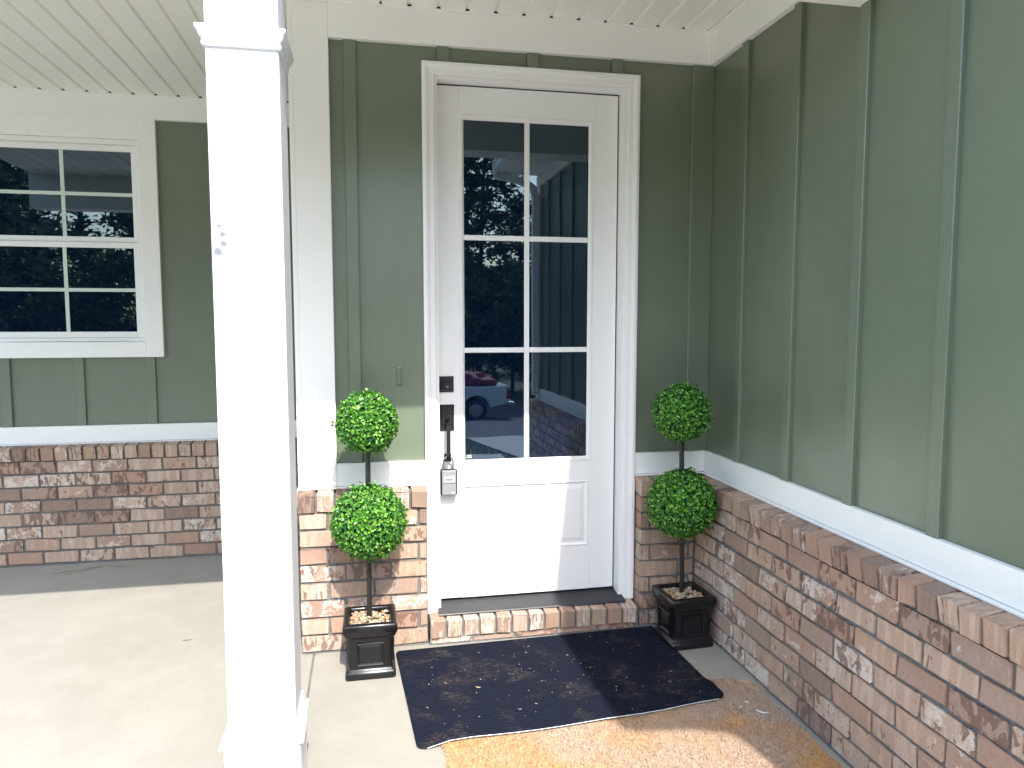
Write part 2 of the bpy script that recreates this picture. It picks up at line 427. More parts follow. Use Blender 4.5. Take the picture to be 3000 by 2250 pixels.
def rowlocks(parent, start, length, dirv, nrm, r, ang, face_off, z_front=0.745, z_back=0.757, hgt=0.078, pitch=0.0798, dep=0.125):
    dv = Vector(dirv); nv = Vector(nrm); n = max(1, round(length/pitch)); pt = length/n
    tilt = math.atan2(z_back-z_front, dep-.02)
    for k in range(n):
        c = Vector(start)+dv*(pt*(k+.5))+nv*(face_off-dep/2+(r.random()-.5)*.005)
        c.z = z_front-hgt/2+dep/2*math.tan(tilt)+(r.random()-.5)*.002
        put_brick(parent, c, ang, (pt-0.0115, dep, hgt), r, tilt)
def core(parent, x0, x1, y0, y1, z0, z1, name='brick_wainscot'):
    bm = BM(); box(bm, x0, x1, y0, y1, z0, z1); return obj(name, bm, M['mortar'], parent)
rb = random.Random(21)

# ------------------------------------------------------------------ entry wall (y = 0)
ew = thing('entry_wall', (0.35, 0, 0), 'green board and batten wall around the white front door with brick base', 'wall')
bm = BM()
box(bm, XP+.004, -0.04, 0, 0.1, 0.5, 3.05); box(bm, 0.945, XR+.02, 0, 0.1, 0.5, 3.05); box(bm, -0.04, 0.945, 0, 0.1, 2.68, 3.05)
box(bm, XP+.004, XP+.1, 0.1, D, 0.5, 3.05)
obj('siding', bm, M['siding'], ew)
for x0, x1, zb in ((-0.415, -0.360, ZT1), (0.003, 0.058, 2.69), (0.422, 0.477, 2.69), (0.837, 0.892, 2.69), (1.252, XR, ZT1)):
    bm = BM(); box(bm, x0, x1, -0.018 if x1 < XR else -0.014, 0.002, zb, ZF+.01, 0.0025); obj('batten', bm, M['batten'], ew)
bm = BM(); box(bm, XP, -0.478, -0.027, 0.001, ZT0+.003, ZC, 0.002); box(bm, XP-.022, XP, -0.027, 0.13, ZT0+.003, ZC, 0.002)
obj('corner_board', bm, M['trimv'], ew)
bm = BM(); box(bm, -0.4775, XR-.031, -0.032, 0.001, ZF, ZC-.004, 0.002); obj('frieze_board', bm, M['trim'], ew)
for x0, x1 in ((-0.4775, -0.069), (0.976, XR-.022)):
    bm = BM(); box(bm, x0, x1, -0.024, 0.001, ZT0, ZT1, 0.002); bt = obj('belt_trim', bm, M['trim'], ew)
    bm = BM(); box(bm, x0, x1, -0.040, 0.0, ZT0-.009, ZT0-.0015, 0.0012); obj('drip_edge', bm, M['vinyl'], bt)
bm = BM(); box(bm, XP-.025, -0.478, -0.042, 0.0, ZT0-.009, ZT0+.002, 0.0012); obj('drip_edge', bm, M['vinyl'], ew)
bm = BM(); box(bm, XP-.0225, XP+.003, 0.131, D-.045, ZT0, ZT1, 0.002); obj('belt_trim', bm, M['trim'], ew)
# left brick pier with its return, right brick pier
wl = core(ew, -0.642, -0.070, -0.090, 0.05, 0.0, 0.74)
coursed(wl, (-0.650, 0, 0), 0.582, (1, 0, 0), (0, -1, 0), (0.0, 0.075), range(8), rb, 0, 0.1)
rowlocks(wl, (-0.655, 0, 0), 0.592, (1, 0, 0), (0, -1, 0), rb, 0, 0.112)
wr = core(ew, 0.985, XR-.02, -0.090, 0.05, 0.0, 0.74)
coursed(wr, (0.977, 0, 0), XR-.1-.977, (1, 0, 0), (0, -1, 0), (0.15, 0.0), range(8), rb, 0, 0.1)
rowlocks(wr, (0.974, 0, 0), XR-.11-.974, (1, 0, 0), (0, -1, 0), rb, 0, 0.112)
wv = core(ew, -0.642, -0.55, 0.06, D-.08, 0.0, 0.74)
coursed(wv, (XP, D-.1, 0), D-.1, (0, -1, 0), (-1, 0, 0), (0.05, 0.15), range(8), rb, R(-90), 0.021)
rowlocks(wv, (XP, D-.1, 0), D-.1, (0, -1, 0), (-1, 0, 0), rb, R(-90), 0.033)
# rowlock sill under the door with a course of thin splits
ws = core(ew, -0.062, 0.972, -0.108, 0.03, 0.0, 0.112, 'brick_sill')
for k in range(13):
    pt = 1.028/13; c = Vector((-0.065+pt*(k+.5), -0.063+(rb.random()-.5)*.005, 0.084+(rb.random()-.5)*.003))
    put_brick(ws, c, 0, (pt-.0105, 0.118, 0.080), rb, R(5))
for k in range(5):
    put_brick(ws, (-0.065+0.2056*(k+.5), -0.068+rb.random()*.003, 0.022), 0, (0.194, 0.09, 0.022), rb)

# ------------------------------------------------------------------ back wall (left, set back)
bw = thing('back_wall', (-2.5, D, 0), 'shaded green board and batten wall with brick base behind the column', 'wall')
bm = BM()
WX0, WX1, WZ0, WZ1 = -2.625, -1.715, 1.405, 2.648       # window rough opening
box(bm, XL, WX0, D, D+.1, .5, 3.05); box(bm, WX1, XP+.05, D, D+.1, .5, 3.05)
box(bm, WX0, WX1, D, D+.1, .5, WZ0); box(bm, WX0, WX1, D, D+.1, WZ1, 3.05)
obj('siding', bm, M['siding'], bw)
k = 0
for xc in [-2.535+0.4195*i for i in range(-2, 5)]:
    zt = 1.31 if -2.75 < xc < -1.60 else ZF+.01
    if xc > XP-.05: continue
    bm = BM(); box(bm, xc-.0295, xc+.0295, D-.018, D+.002, ZT1, zt, 0.0025); obj('batten', bm, M['batten'], bw)
bm = BM(); box(bm, XL, XP-.025, D-.030, D+.001, ZF+.008, ZC-.004, 0.002); obj('frieze_board', bm, M['trim'], bw)
bm = BM(); box(bm, XL, XP-.025, D-.024, D+.001, ZT0, ZT1, 0.002); bt = obj('belt_trim', bm, M['trim'], bw)
bm = BM(); box(bm, XL, XP-.025, D-.040, D, ZT0-.009, ZT0-.0015, 0.0012); obj('drip_edge', bm, M['vinyl'], bt)
wb = core(bw, XL, XP-.015, D-.088, D+.05, 0.0, 0.74)
X0B = -3.365
coursed(wb, (X0B, D, 0), (XP-.02)-X0B, (1, 0, 0), (0, -1, 0), (0.0, 0.106), range(8), rb, 0, 0.1)
rowlocks(wb, (X0B, D, 0), (XP-.02)-X0B, (1, 0, 0), (0, -1, 0), rb, 0, 0.112)

# ------------------------------------------------------------------ side wall (right)
sw = thing('side_wall', (XR, -1.8, 0), 'long green board and batten wall on the right above tan brick', 'wall')
bm = BM(); box(bm, XR, XR+.25, YE+.02, 0.1, 0.5, 3.05); obj('siding', bm, M['siding'], sw)
for i in range(8):
    y1 = -0.362-0.4065*i
    bm = BM(); box(bm, XR-.018, XR+.002, y1, y1+.05, ZT1, (ZF+.01) if i < 2 else 2.95, 0.0025); obj('batten', bm, M['batten'], sw)
bm = BM(); box(bm, XR-.0305, XR+.001, -1.10, 0.0, ZF, ZC-.004, 0.002); obj('frieze_board', bm, M['trim'], sw)
bm = BM(); box(bm, XR-.03, XR+.001, YE+.12, -1.62, 2.845, 2.955, 0.002); obj('frieze_board', bm, M['trim'], sw)
bm = BM(); box(bm, XR-.0225, XR+.001, YE+.105, -0.0, ZT0, ZT1, 0.002); bt = obj('belt_trim', bm, M['trim'], sw)
bm = BM(); box(bm, XR-.040, XR, YE+.105, -0.0, ZT0-.009, ZT0-.0015, 0.0012); obj('drip_edge', bm, M['vinyl'], bt)
bm = BM(); box(bm, XR-.027, XR+.001, YE-.005, YE+.105, ZT0-.009, 2.955, 0.002); box(bm, XR-.027, XR+.12, YE-.03, YE-.005, ZT0-.009, 2.955, 0.002)
obj('corner_board', bm, M['trimv'], sw)
wsd = core(sw, XR-.090, XR+.2, YE+.03, -0.02, 0.0, 0.74)
coursed(wsd, (XR, -0.1, 0), -YE-.1, (0, -1, 0), (-1, 0, 0), (0.105, 0.002), range(8), rb, R(-90), 0.1, z0=Z0)
rowlocks(wsd, (XR, -0.088, 0), -YE-.07, (0, -1, 0), (-1, 0, 0), rb, R(-90), 0.112)

# ------------------------------------------------------------------ porch roof, ceiling planks, beam
pr = thing('porch_roof', (-2.0, 0, 2.6), 'porch roof with cream grooved plank ceiling and white beam overhead', 'roof')
bm = BM(); box(bm, XL, XR+.2, -1.28, D+.2, ZC+.016, ZC+.03); obj('ceiling_backing', bm, M['dark'], pr)
def plank(x, y0, y1, pitch):
    bm = BM(); g = 0.0075
    prof = [(x+g*.4, ZC+.0125), (x+g, ZC+.0125), (x+g+.007, ZC), (x+pitch-g-.004, ZC), (x+pitch-g*.6, ZC+.0125), (x+pitch+g*.38, ZC+.0125)]
    a = [bm.verts.new((u, y0, z)) for u, z in prof]; b = [bm.verts.new((u, y1, z)) for u, z in prof]
    for k in range(len(prof)-1): bm.faces.new((a[k], b[k], b[k+1], a[k+1]))
    fixn(bm)
    obj('plank', bm, M['ceiling'], pr)
for i in range(-16, 6):                       # deep left bay
    x = -1.333+0.1305*i
    if XL-.05 < x < -0.76: plank(x, -1.10, D-.036, 0.1305)
for i in range(-2, 10):                       # bay over the door
    plank(0.008+0.1305*i, -1.10, -0.036, 0.1305)
bm = BM(); box(bm, 1.313, XR, -1.10, 0, ZC+.001, ZC+.012); box(bm, -0.68, -0.2535, -1.10, D-.036, ZC+.001, ZC+.012); obj('ceiling_filler', bm, M['ceiling'], pr)
for i in (-4, -3):
    plank(0.008+0.1305*i, -1.10, -0.036, 0.1305) if 0.008+0.1305*i > -0.66 else None
bm = BM()
box(bm, XL, XP-.03, D-.036, D-.030, ZC-.006, ZC+.002); box(bm, XP, XR-.03, -0.042, -0.032, ZC-.006, ZC+.002); box(bm, XR-.042, XR-.0305, -1.1, -0.042, ZC-.006, ZC+.002)
box(bm, XP-.06, XP-.035, -1.1, D-.036, ZC-.004, ZC+.0008, .0015); box(bm, XL, XR-.042, -1.108, -1.1, ZC-.006, ZC+.002)
obj('channel_trim', bm, M['vinyl'], pr)
bm = BM(); box(bm, XL, XR-.004, -1.308, -1.108, 2.606, 3.05, 0.003); obj('beam', bm, M['trim'], pr)
bm = BM(); box(bm, XL, 0.94, -1.60, -1.309, 2.985, 3.0); obj('soffit', bm, M['ceiling'], pr)
bm = BM(); box(bm, XL, 0.94, -1.625, -1.602, 2.985, 3.13, 0.002); obj('fascia', bm, M['trim'], pr)
bm = BM()
v = [bm.verts.new(c) for c in ((XL-.3, -1.66, 3.14), (1.0, -1.66, 3.14), (1.0, 2.2, 4.6), (XL-.3, 2.2, 4.6), (XL-.3, -1.66, 3.17), (1.0, -1.66, 3.17), (1.0, 2.2, 4.63), (XL-.3, 2.2, 4.63))]
for f in ((0, 3, 2, 1), (4, 5, 6, 7), (0, 1, 5, 4), (2, 3, 7, 6), (1, 2, 6, 5), (0, 4, 7, 3)): bm.faces.new([v[i] for i in f])
obj('roof_deck', bm, M['roofing'], pr)
bm = BM(); box(bm, XL, XR+.2, -1.30, D+.2, 3.055, 3.07); obj('light_stop', bm, M['dark'], pr)  # unseen sheet added above the ceiling to stop sun and sky leaking in

gr = thing('garage_roof', (1.4, -2.2, 3.0), 'white soffit and gutter of the side roof mirrored in the door glass', 'roof')
XE = 0.89
bm = BM(); box(bm, XE+.09, XR+.25, YE+.02, -1.62, 2.957, 2.968); obj('soffit', bm, M['ceiling'], gr)
bm = BM(); box(bm, XE+.066, XE+.09, YE+.02, -1.62, 2.95, 3.08, 0.002); obj('fascia', bm, M['trim'], gr)
bm = BM()
prof = [(XE+.065, 2.965), (XE+.02, 2.965), (XE+.006, 2.995), (XE+.012, 3.03), (XE, 3.06), (XE, 3.08), (XE+.006, 3.08), (XE+.006, 3.062), (XE+.018, 3.03), (XE+.012, 2.997), (XE+.024, 2.971), (XE+.065, 2.971)]
a = [bm.verts.new((x, YE+.03, z)) for x, z in prof]; b = [bm.verts.new((x, -1.63, z)) for x, z in prof]
for k in range(len(prof)): bm.faces.new((a[k], b[k], b[(k+1) % len(prof)], a[(k+1) % len(prof)]))
fixn(bm); box(bm, XE, XE+.065, YE+.026, YE+.03, 2.965, 3.08); obj('gutter', bm, M['vinyl'], gr)
bm = BM()
v = [bm.verts.new(c) for c in ((XE+.03, YE, 3.085), (XE+.03, -0.2, 3.085), (4.6, -0.2, 4.9), (4.6, YE, 4.9), (XE+.03, YE, 3.11), (XE+.03, -0.2, 3.11), (4.6, -0.2, 4.93), (4.6, YE, 4.93))]
for f in ((0, 1, 2, 3), (4, 7, 6, 5), (0, 4, 5, 1), (2, 6, 7, 3), (0, 3, 7, 4), (1, 5, 6, 2)): bm.faces.new([v[i] for i in f])
fixn(bm); obj('roof_deck', bm, M['roofing'], gr)
bm = BM(); box(bm, XR+.2, 4.6, YE, 0, 2.98, 3.0); obj('light_stop', bm, M['dark'], gr)  # unseen sheet added to block light coming over the side wall
bm = BM()
pts = [(XE+.035, YE+.10, 2.967), (XE+.037, YE+.10, 2.93)]
for k in range(11):
    t = k/10; pts.append((XE+.045+(XR-.085-XE-.045)*t, YE+.10, 2.925-.05*t-.06*t**4))
pts += [(XR-.064, YE+.10, 2.72), (XR-.062, YE+.10, 2.50), (XR-.062, YE+.10, 1.2), (XR-.062, YE+.10, 0.80)]
bar(bm, pts, 0.04, 0.030, (0, 1, 0)); fixn(bm)
ds = obj('downspout', bm, M['vinyl'], gr)

# ------------------------------------------------------------------ porch column
pc = thing('porch_column', (-0.65, -1.205, 0), 'square white porch column standing in front of the window wall', 'column')
PX0, PX1, PY0, PY1 = -0.745, -0.555, -1.30, -1.112
cx, cy_ = (PX0+PX1)/2, (PY0+PY1)/2; hh = 0.095
bm = BM(); box(bm, PX0, PX1, PY0, PY1, 0.28, 2.605, 0.003); obj('shaft', bm, M['post'], pc)
bm = BM(); box(bm, PX0-.012, PX1+.012, PY0-.012, PY1+.012, 0, 0.292, 0.003); pb = obj('base', bm, M['post'], pc)
def collar(name, prof, par):
    bm = BM(); square_loft(bm, cx, cy_, prof, 0.0015, False)
    obj(name, fixn(bm), M['post'], par, smooth=35)
collar('base_moulding', [(hh-.002, .290), (hh+.022, .290), (hh+.024, .295), (hh+.0225, .303), (hh+.017, .309), (hh+.012, .318), (hh+.011, .330), (hh+.007, .336), (hh+.005, .344), (hh-.002, .345)], pc)
collar('cap_moulding', [(hh-.002, 2.262), (hh+.005, 2.260), (hh+.008, 2.264), (hh+.008, 2.273), (hh+.005, 2.2765), (hh+.009, 2.280), (hh+.014, 2.287), (hh+.017, 2.298), (hh+.021, 2.302), (hh+.0225, 2.307), (hh+.021, 2.312), (hh-.002, 2.315)], pc)

# ------------------------------------------------------------------ window
wn = thing('window', (-2.17, D, 1.3), 'white framed double hung window with dark gridded panes', 'window')
bm = BM()
box(bm, -1.712, -1.608, D-.032, D+.001, 1.30, ZF+.008, 0.002); box(bm, WX0-.11, WX0-.004, D-.032, D+.001, 1.30, ZF+.008, 0.002)
obj('side_casing', bm, M['trimv'], wn)
bm = BM(); box(bm, WX0-.0035, -1.7125, D-.0305, D+.001, 2.652, ZF+.008, 0.002); obj('head_casing', bm, M['trim'], wn)
bm = BM(); box(bm, WX0-.0035, -1.7125, D-.0315, D+.001, 1.30, 1.398, 0.002); obj('sill_casing', bm, M['trim'], wn)
GX0, GX1 = -2.572, -1.768
bm = BM()
for r_ in ((WX0-.003, WX0+.020, 1.399, 2.651), (WX1-.020, WX1+.002, 1.399, 2.651), (WX0+.020, WX1-.020, 2.622, 2.651), (WX0+.020, WX1-.020, 1.399, 1.423)):
    box(bm, r_[0], r_[1], D-.020, D+.06, r_[2], r_[3], 0.003)
obj('frame', bm, M['vinyl'], wn)
def sash(name, z0, z1, y, gz0, gz1):
    bm = BM()
    box(bm, WX0+.0205, GX0, y, y+.03, z0, z1, 0.003); box(bm, GX1, WX1-.0205, y, y+.03, z0, z1, 0.003)
    box(bm, GX0, GX1, y+.0005, y+.03, z0, gz0, 0.003); box(bm, GX0, GX1, y+.0005, y+.03, gz1, z1, 0.003)
    s = obj(name, bm, M['vinyl'], wn); zm = (gz0+gz1)/2; mx = -2.169
    for a0, a1 in ((GX0, mx-.011), (mx+.011, GX1)):
        for b0, b1 in ((gz0, zm-.011), (zm+.011, gz1)):
            bm = BM(); box(bm, a0, a1, y+.012, y+.016, b0, b1); obj('pane', bm, M['glass'], s)
    bm = BM(); box(bm, mx-.011, mx+.011, y+.009, y+.02, gz0, gz1); obj('muntin', bm, M['muntin'], s)
    for a0, a1 in ((GX0, mx-.0115), (mx+.0115, GX1)):
        bm = BM(); box(bm, a0, a1, y+.009, y+.02, zm-.011, zm+.011); obj('muntin', bm, M['muntin'], s)
sash('upper_sash', 2.022, 2.6215, D+.012, 2.056, 2.584)
sash('lower_sash', 1.4235, 2.020, D-.008, 1.462, 1.986)
bm = BM(); box(bm, WX0+.2, WX1-.12, D-.026, D-.0205, 1.4035, 1.412, 0.001); obj('lift_rail', bm, M['vinyl'], wn)
bm = BM(); box(bm, WX0, WX1, D+.07, D+.09, WZ0, WZ1); obj('blind_backing', bm, M['dark'], wn)

# ------------------------------------------------------------------ front door
fd = thing('front_door', (0.45, 0.05, 0.13), 'white front door with six dark glass panes and a raised lower panel', 'door')
SL = 0.055
DX0, DX1, DZ0, DZ1 = 0.004, 0.893, 0.160, 2.623
LX0, LX1, LZ0, LZ1 = 0.131, 0.747, 0.848, 2.473
bm = BM()
box(bm, DX0, LX0-.022, SL, SL+.042, DZ0, DZ1, .002); box(bm, LX1+.022, DX1, SL, SL+.042, DZ0, DZ1, .002)
box(bm, LX0-.022, LX1+.022, SL, SL+.042, LZ1+.022, DZ1); box(bm, LX0-.022, LX1+.022, SL, SL+.042, .724, LZ0-.022)
box(bm, LX0-.022, LX1+.022, SL, SL+.042, DZ0, .388)
slab = obj('door_slab', bm, M['doorwhite'], fd)
bm = BM(); x0, x1, z0, z1 = .109, .769, .388, .724
rect_rings(bm, [(x0, x1, z0, z1, SL), (x0+.011, x1-.011, z0+.000, z1-.000, SL), (x0+.016, x1-.016, z0+.005, z1-.005, SL-.004), (x0+.024, x1-.024, z0+.012, z1-.012, SL+.006), (x0+.03, x1-.03, z0+.018, z1-.018, SL+.0075),
                (x0+.052, x1-.052, z0+.040, z1-.040, SL+.001), (x0+.055, x1-.055, z0+.043, z1-.043, SL+.0004)])
fixn(bm)
obj('raised_panel', bm, M['doorwhite'], slab)
bm = BM()
def lite_ring(a, b, y0, y1):
    rect_rings(bm, [(LX0-b, LX1+b, LZ0-b, LZ1+b, SL+.03), (LX0-b, LX1+b, LZ0-b, LZ1+b, y0), (LX0-b+.004, LX1+b-.004, LZ0-b+.004, LZ1+b-.004, y0-.004), (LX0-.010, LX1+.010, LZ0-.010, LZ1+.010, y0-.004), (LX0, LX1, LZ0, LZ1, y1), (LX0, LX1, LZ0, LZ1, SL+.03)], False)
lite_ring(0, .0245, SL, SL+.006); fixn(bm)
obj('lite_frame', bm, M['doorwhite'], slab)
mx = 0.438; hz = (1.386, 1.925); mw = .0125
xs = ((LX0, mx-mw), (mx+mw, LX1)); zs = ((LZ0, hz[0]-mw), (hz[0]+mw, hz[1]-mw), (hz[1]+mw, LZ1))
for a0, a1 in xs:
    for b0, b1 in zs:
        bm = BM(); box(bm, a0, a1, SL+.010, SL+.016, b0, b1); obj('pane', bm, M['glass'], fd)
bm = BM(); box(bm, mx-mw, mx+mw, SL+.001, SL+.02, LZ0, LZ1, .003); obj('muntin', bm, M['doorwhite'], fd)
for z in hz:
    for a0, a1 in xs:
        bm = BM(); box(bm, a0, a1, SL+.0015, SL+.02, z-mw, z+mw, .003); obj('muntin', bm, M['doorwhite'], fd)
for dz, hgt in ((0.869, .0035), (0.858, .006)):
    bm = BM(); box(bm, LX0+.008, LX0+.032, SL+.0094, SL+.0099, dz, dz+hgt); obj('glass_mark', bm, M['scrap'], fd)
# frame: jambs, brick mould casing, weather strip, threshold
bm = BM()
sweep_door(bm, [(0, -.012), (0, -.020), (.004, -.0235), (.016, -.0245), (.028, -.0255), (.031, -.031), (.042, -.0345), (.050, -.0335), (.0565, -.031), (.0565, .0)], -.0125, .918, .124, 2.6435)
fr = obj('casing', bm, M['doorwhite'], fd)
bm = BM(); box(bm, -.0125, 0.0, -.011, .11, .128, 2.6435); box(bm, .9, .918, -.011, .11, .128, 2.6435); box(bm, 0.0, .9, -.011, .11, 2.631, 2.6435)
obj('jamb', bm, M['doorwhite'], fd)
bm = BM(); box(bm, 0.0, .0035, SL+.010, SL+.05, .15, 2.631); box(bm, .8935, .9, SL+.010, SL+.05, .15, 2.631); box(bm, .0035, .8935, SL+.010, SL+.05, 2.6235, 2.631); box(bm, 0.004, .893, SL+.012, SL+.04, .14, .1595)
obj('weather_strip', bm, M['dark'], fd)
bm = BM()
v = []
for x in (-.016, .919):
    v.append([bm.verts.new((x, y, z)) for y, z in ((.10, .118), (.10, .150), (.052, .150), (.046, .152), (.040, .1475), (-.062, .1355), (-.070, .133), (-.073, .128), (-.073, .1235), (-.06, .118))])
n_ = len(v[0])
for k in range(n_): bm.faces.new((v[0][k], v[0][(k+1) % n_], v[1][(k+1) % n_], v[1][k]))
bm.faces.new(v[0]); bm.faces.new(v[1][::-1]); fixn(bm)
obj('threshold', bm, M['bronze'], fd)
bm = BM(); box(bm, 0.0, 0.9, .11, .13, .12, 2.65); obj('dark_backing', bm, M['dark'], fd)
# hardware
def plate(x0, x1, z0, z1):
    bm = BM(); rect_rings(bm, [(x0, x1, z0, z1, SL), (x0, x1, z0, z1, SL-.006), (x0+.008, x1-.008, z0+.008, z1-.008, SL-.013), (x0+.010, x1-.010, z0+.010, z1-.010, SL-.0125)]); return fixn(bm)
db = obj('deadbolt', plate(.006, .0755, 1.186, 1.262), M['hardware'], fd)
bm = BM(); tube(bm, [(.041, SL-.012, 1.222), (.041, SL-.024, 1.222), (.041, SL-.027, 1.222)], [.0225, .0205, .018], 24); fixn(bm); cyl = obj('lock_cylinder', bm, M['hardware'], db)
bm = BM(); tube(bm, [(.043, SL-.026, 1.213), (.043, SL-.0295, 1.213)], .0042, 12); fixn(bm); obj('keyhole', bm, M['shackle'], db)
hs = obj('handle_set', plate(.008, .0765, .998, 1.125), M['hardware'], fd)
bm = BM(); bar(bm, [(.042, SL-.01, 1.074), (.042, SL-.035, 1.070), (.042, SL-.05, 1.060)], .009, .002, (1, 0, 0)); fixn(bm); obj('thumb_latch', bm, M['hardware'], hs)
bm = BM(); bar(bm, [(.043, SL-.005, 1.040), (.043, SL-.040, 1.038), (.043, SL-.058, 1.028), (.043, SL-.060, 1.00), (.043, SL-.060, .93), (.043, SL-.058, .885), (.043, SL-.045, .868), (.043, SL-.004, .864)], .0095, .006, (1, 0, 0)); fixn(bm)
obj('pull', bm, M['hardware'], hs)
bm = BM(); box(bm, .026, .062, SL-.006, SL, .846, .884, .002); obj('foot_plate', bm, M['hardware'], hs)

lb = thing('lockbox', (.045, SL-.03, .69), 'silver key lockbox hanging from the black door handle', 'lockbox')
bm = BM(); box(bm, .004, .086, SL-.050, SL-.014, .690, .815, .006, 2); obj('shell', bm, M['hardware'], lb, smooth=35)
bm = BM(); box(bm, .011, .079, SL-.0545, SL-.0505, .694, .811, .0015); fp = obj('face', bm, M['steel'], lb)
bm = BM(); box(bm, .011, .079, SL-.0552, SL-.0546, .747, .749); obj('door_seam', bm, M['hardware'], fp)
bm = BM(); rect_rings(bm, [(.022, .070, .755, .784, SL-.055), (.024, .068, .757, .782, SL-.0565), (.026, .066, .759, .780, SL-.0548)]); fixn(bm); obj('dial_window', bm, M['scrap'], fp)
for k in range(4):
    bm = BM(); tube(bm, [(.0285+.009*k, SL-.054, .7695), (.0355+.009*k, SL-.054, .7695)], .006, 10); fixn(bm); obj('dial', bm, M['shackle'], fp)
bm = BM(); box(bm, .056, .070, SL-.0552, SL-.0546, .700, .706); obj('maker_mark', bm, M['scrap'], fp)
bm = BM(); pts = [(.020, SL-.032, .812), (.020, SL-.032, .85)]
for k in range(9):
    a = math.pi*(1-k/8); pts.append((.0435+.0235*math.cos(a), SL-.032, .852+.022*math.sin(a)))
pts += [(.067, SL-.032, .85), (.067, SL-.032, .812)]
tube(bm, pts, .0045, 8); fixn(bm); obj('shackle', bm, M['shackle'], lb, smooth=60)

dbell = thing('doorbell', (-.1875, -.0, 1.27), 'slim green painted doorbell beside the front door', 'doorbell')
bm = BM(); box(bm, -.1985, -.1765, -.016, 0, 1.231, 1.313, .003, 2); obj('housing', bm, M['siding'], dbell)
bm = BM(); box(bm, -.1925, -.1825, -.0195, -.0162, 1.252, 1.292, .0015); obj('button', bm, M['batten'], dbell)

# ------------------------------------------------------------------ topiaries
def leaf_ball(name, radius, clusters, seed):
    r = random.Random(seed); vs, fs, mi = [], [], []
    ga = math.pi*(3-math.sqrt(5))
    for i in range(clusters):
        y = 1-2*(i+.5)/clusters; rr = math.sqrt(max(0, 1-y*y)); th = ga*i
        n = Vector((math.cos(th)*rr, math.sin(th)*rr, y))
        n = (n+Vector((r.gauss(0, .035), r.gauss(0, .035), r.gauss(0, .035)))).normalized()
        rad = radius*(0.83+0.12*r.random()+0.03*mnoise.noise(n*5))
        cpos = n*rad
        t1 = n.orthogonal().normalized(); t2 = n.cross(t1)
        if r.random() < .035: cpos = n*(radius*1.03)
        ph = r.random()*6.28; k = r.choice((3, 4, 4, 5))
        for j in range(k):
            a = ph+6.283*j/k+r.gauss(0, .25)
            side = (t1*math.cos(a)+t2*math.sin(a))
            el = r.uniform(.25, 1.15); d = (side*math.cos(el)+n*math.sin(el)).normalized()
            nn = (n*math.cos(el)-side*math.sin(el)).normalized(); s = d.cross(nn)
            L = r.uniform(.0105, .0175); W = L*r.uniform(.27, .36)
            b0 = cpos+d*.001; q = len(vs)
            vs += [b0, b0+d*L*.45+s*W+nn*L*.10, b0+d*L*.82+s*W*.72+nn*L*.06, b0+d*L*1.0-nn*L*.03, b0+d*L*.82-s*W*.72+nn*L*.06, b0+d*L*.45-s*W+nn*L*.10, b0+d*L*.5-nn*L*.03]
            for t in ((0, 6, 1), (1, 6, 2), (2, 6, 3), (3, 6, 4), (4, 6, 5), (5, 6, 0)): fs.append(tuple(q+z for z in t)); mi.append(0)
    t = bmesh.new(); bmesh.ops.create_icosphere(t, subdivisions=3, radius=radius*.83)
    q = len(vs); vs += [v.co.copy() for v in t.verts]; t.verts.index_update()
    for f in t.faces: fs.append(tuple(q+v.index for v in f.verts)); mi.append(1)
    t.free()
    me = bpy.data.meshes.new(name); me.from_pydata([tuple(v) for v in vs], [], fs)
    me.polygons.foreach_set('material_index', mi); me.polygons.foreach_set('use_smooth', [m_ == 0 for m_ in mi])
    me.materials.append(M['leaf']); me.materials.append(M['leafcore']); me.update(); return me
def planter_parts(par, cx, cy):
    bm = BM()
    square_loft(bm, cx, cy, [(.098, 0), (.104, .002), (.106, .008), (.106, .026), (.102, .033), (.097, .038), (.0935, .043), (.092, .047), (.096, .170), (.0975, .173), (.0975, .177), (.101, .183), (.106, .189), (.1085, .195), (.1085, .200), (.1125, .204), (.114, .209), (.114, .233), (.112, .241), (.107, .245), (.092, .245), (.088, .242), (.087, .236), (.084, .216)], .008)
    pl = obj('planter', fixn(bm), M['planter'], par, smooth=50)
    for k in range(4):
        a = k*math.pi/2; t = bmesh.new()
        def P(u, z, d):
            h = .092+(z-.047)*.0325+d
            x, y = u, -h
            return (cx+x*math.cos(a)-y*math.sin(a), cy+x*math.sin(a)+y*math.cos(a), z)
        rs = []
        for hw, z0, z1, d in ((.058, .058, .158, -.002), (.058, .058, .158, .003), (.055, .061, .155, .0065), (.051, .065, .151, .0045), (.047, .069, .147, -.0005), (.044, .072, .144, .0008)):
            rs.append([t.verts.new(P(*c)) for c in ((-hw, z0, d), (hw, z0, d), (hw*.98, z1, d), (-hw*.98, z1, d))])
        for p_, q_ in zip(rs, rs[1:]):
            for j in range(4): t.faces.new((p_[j], p_[(j+1) % 4], q_[(j+1) % 4], q_[j]))
        t.faces.new(rs[-1]); fixn(t)
        obj('panel', t, M['planter'], pl)
    r = random.Random(5); t = bmesh.new()
    for k in range(260):
        x, y = r.uniform(-.080, .080), r.uniform(-.080, .080)
        z = .219+r.random()*.012+.008*math.exp(-(x*x+y*y)/.003)
        s = r.uniform(.0055, .0105)
        mt = Matrix.Translation((cx+x, cy+y, z)) @ Matrix.Rotation(r.random()*6.3, 4, 'Z') @ Matrix.Rotation(r.gauss(0, .5), 4, 'X') @ Matrix.Diagonal((s, s*r.uniform(.6, .85), s*r.uniform(.45, .7), 1))
        bmesh.ops.create_icosphere(t, subdivisions=2, radius=1.0, matrix=mt)
    obj('pebbles', t, M['pebble'], par, smooth=180, kind='stuff')
tp = thing('topiary', (-.338, -.285, 0), 'two ball boxwood topiary in a black planter left of the door, in sun', 'topiary', 'potted topiaries beside the door')
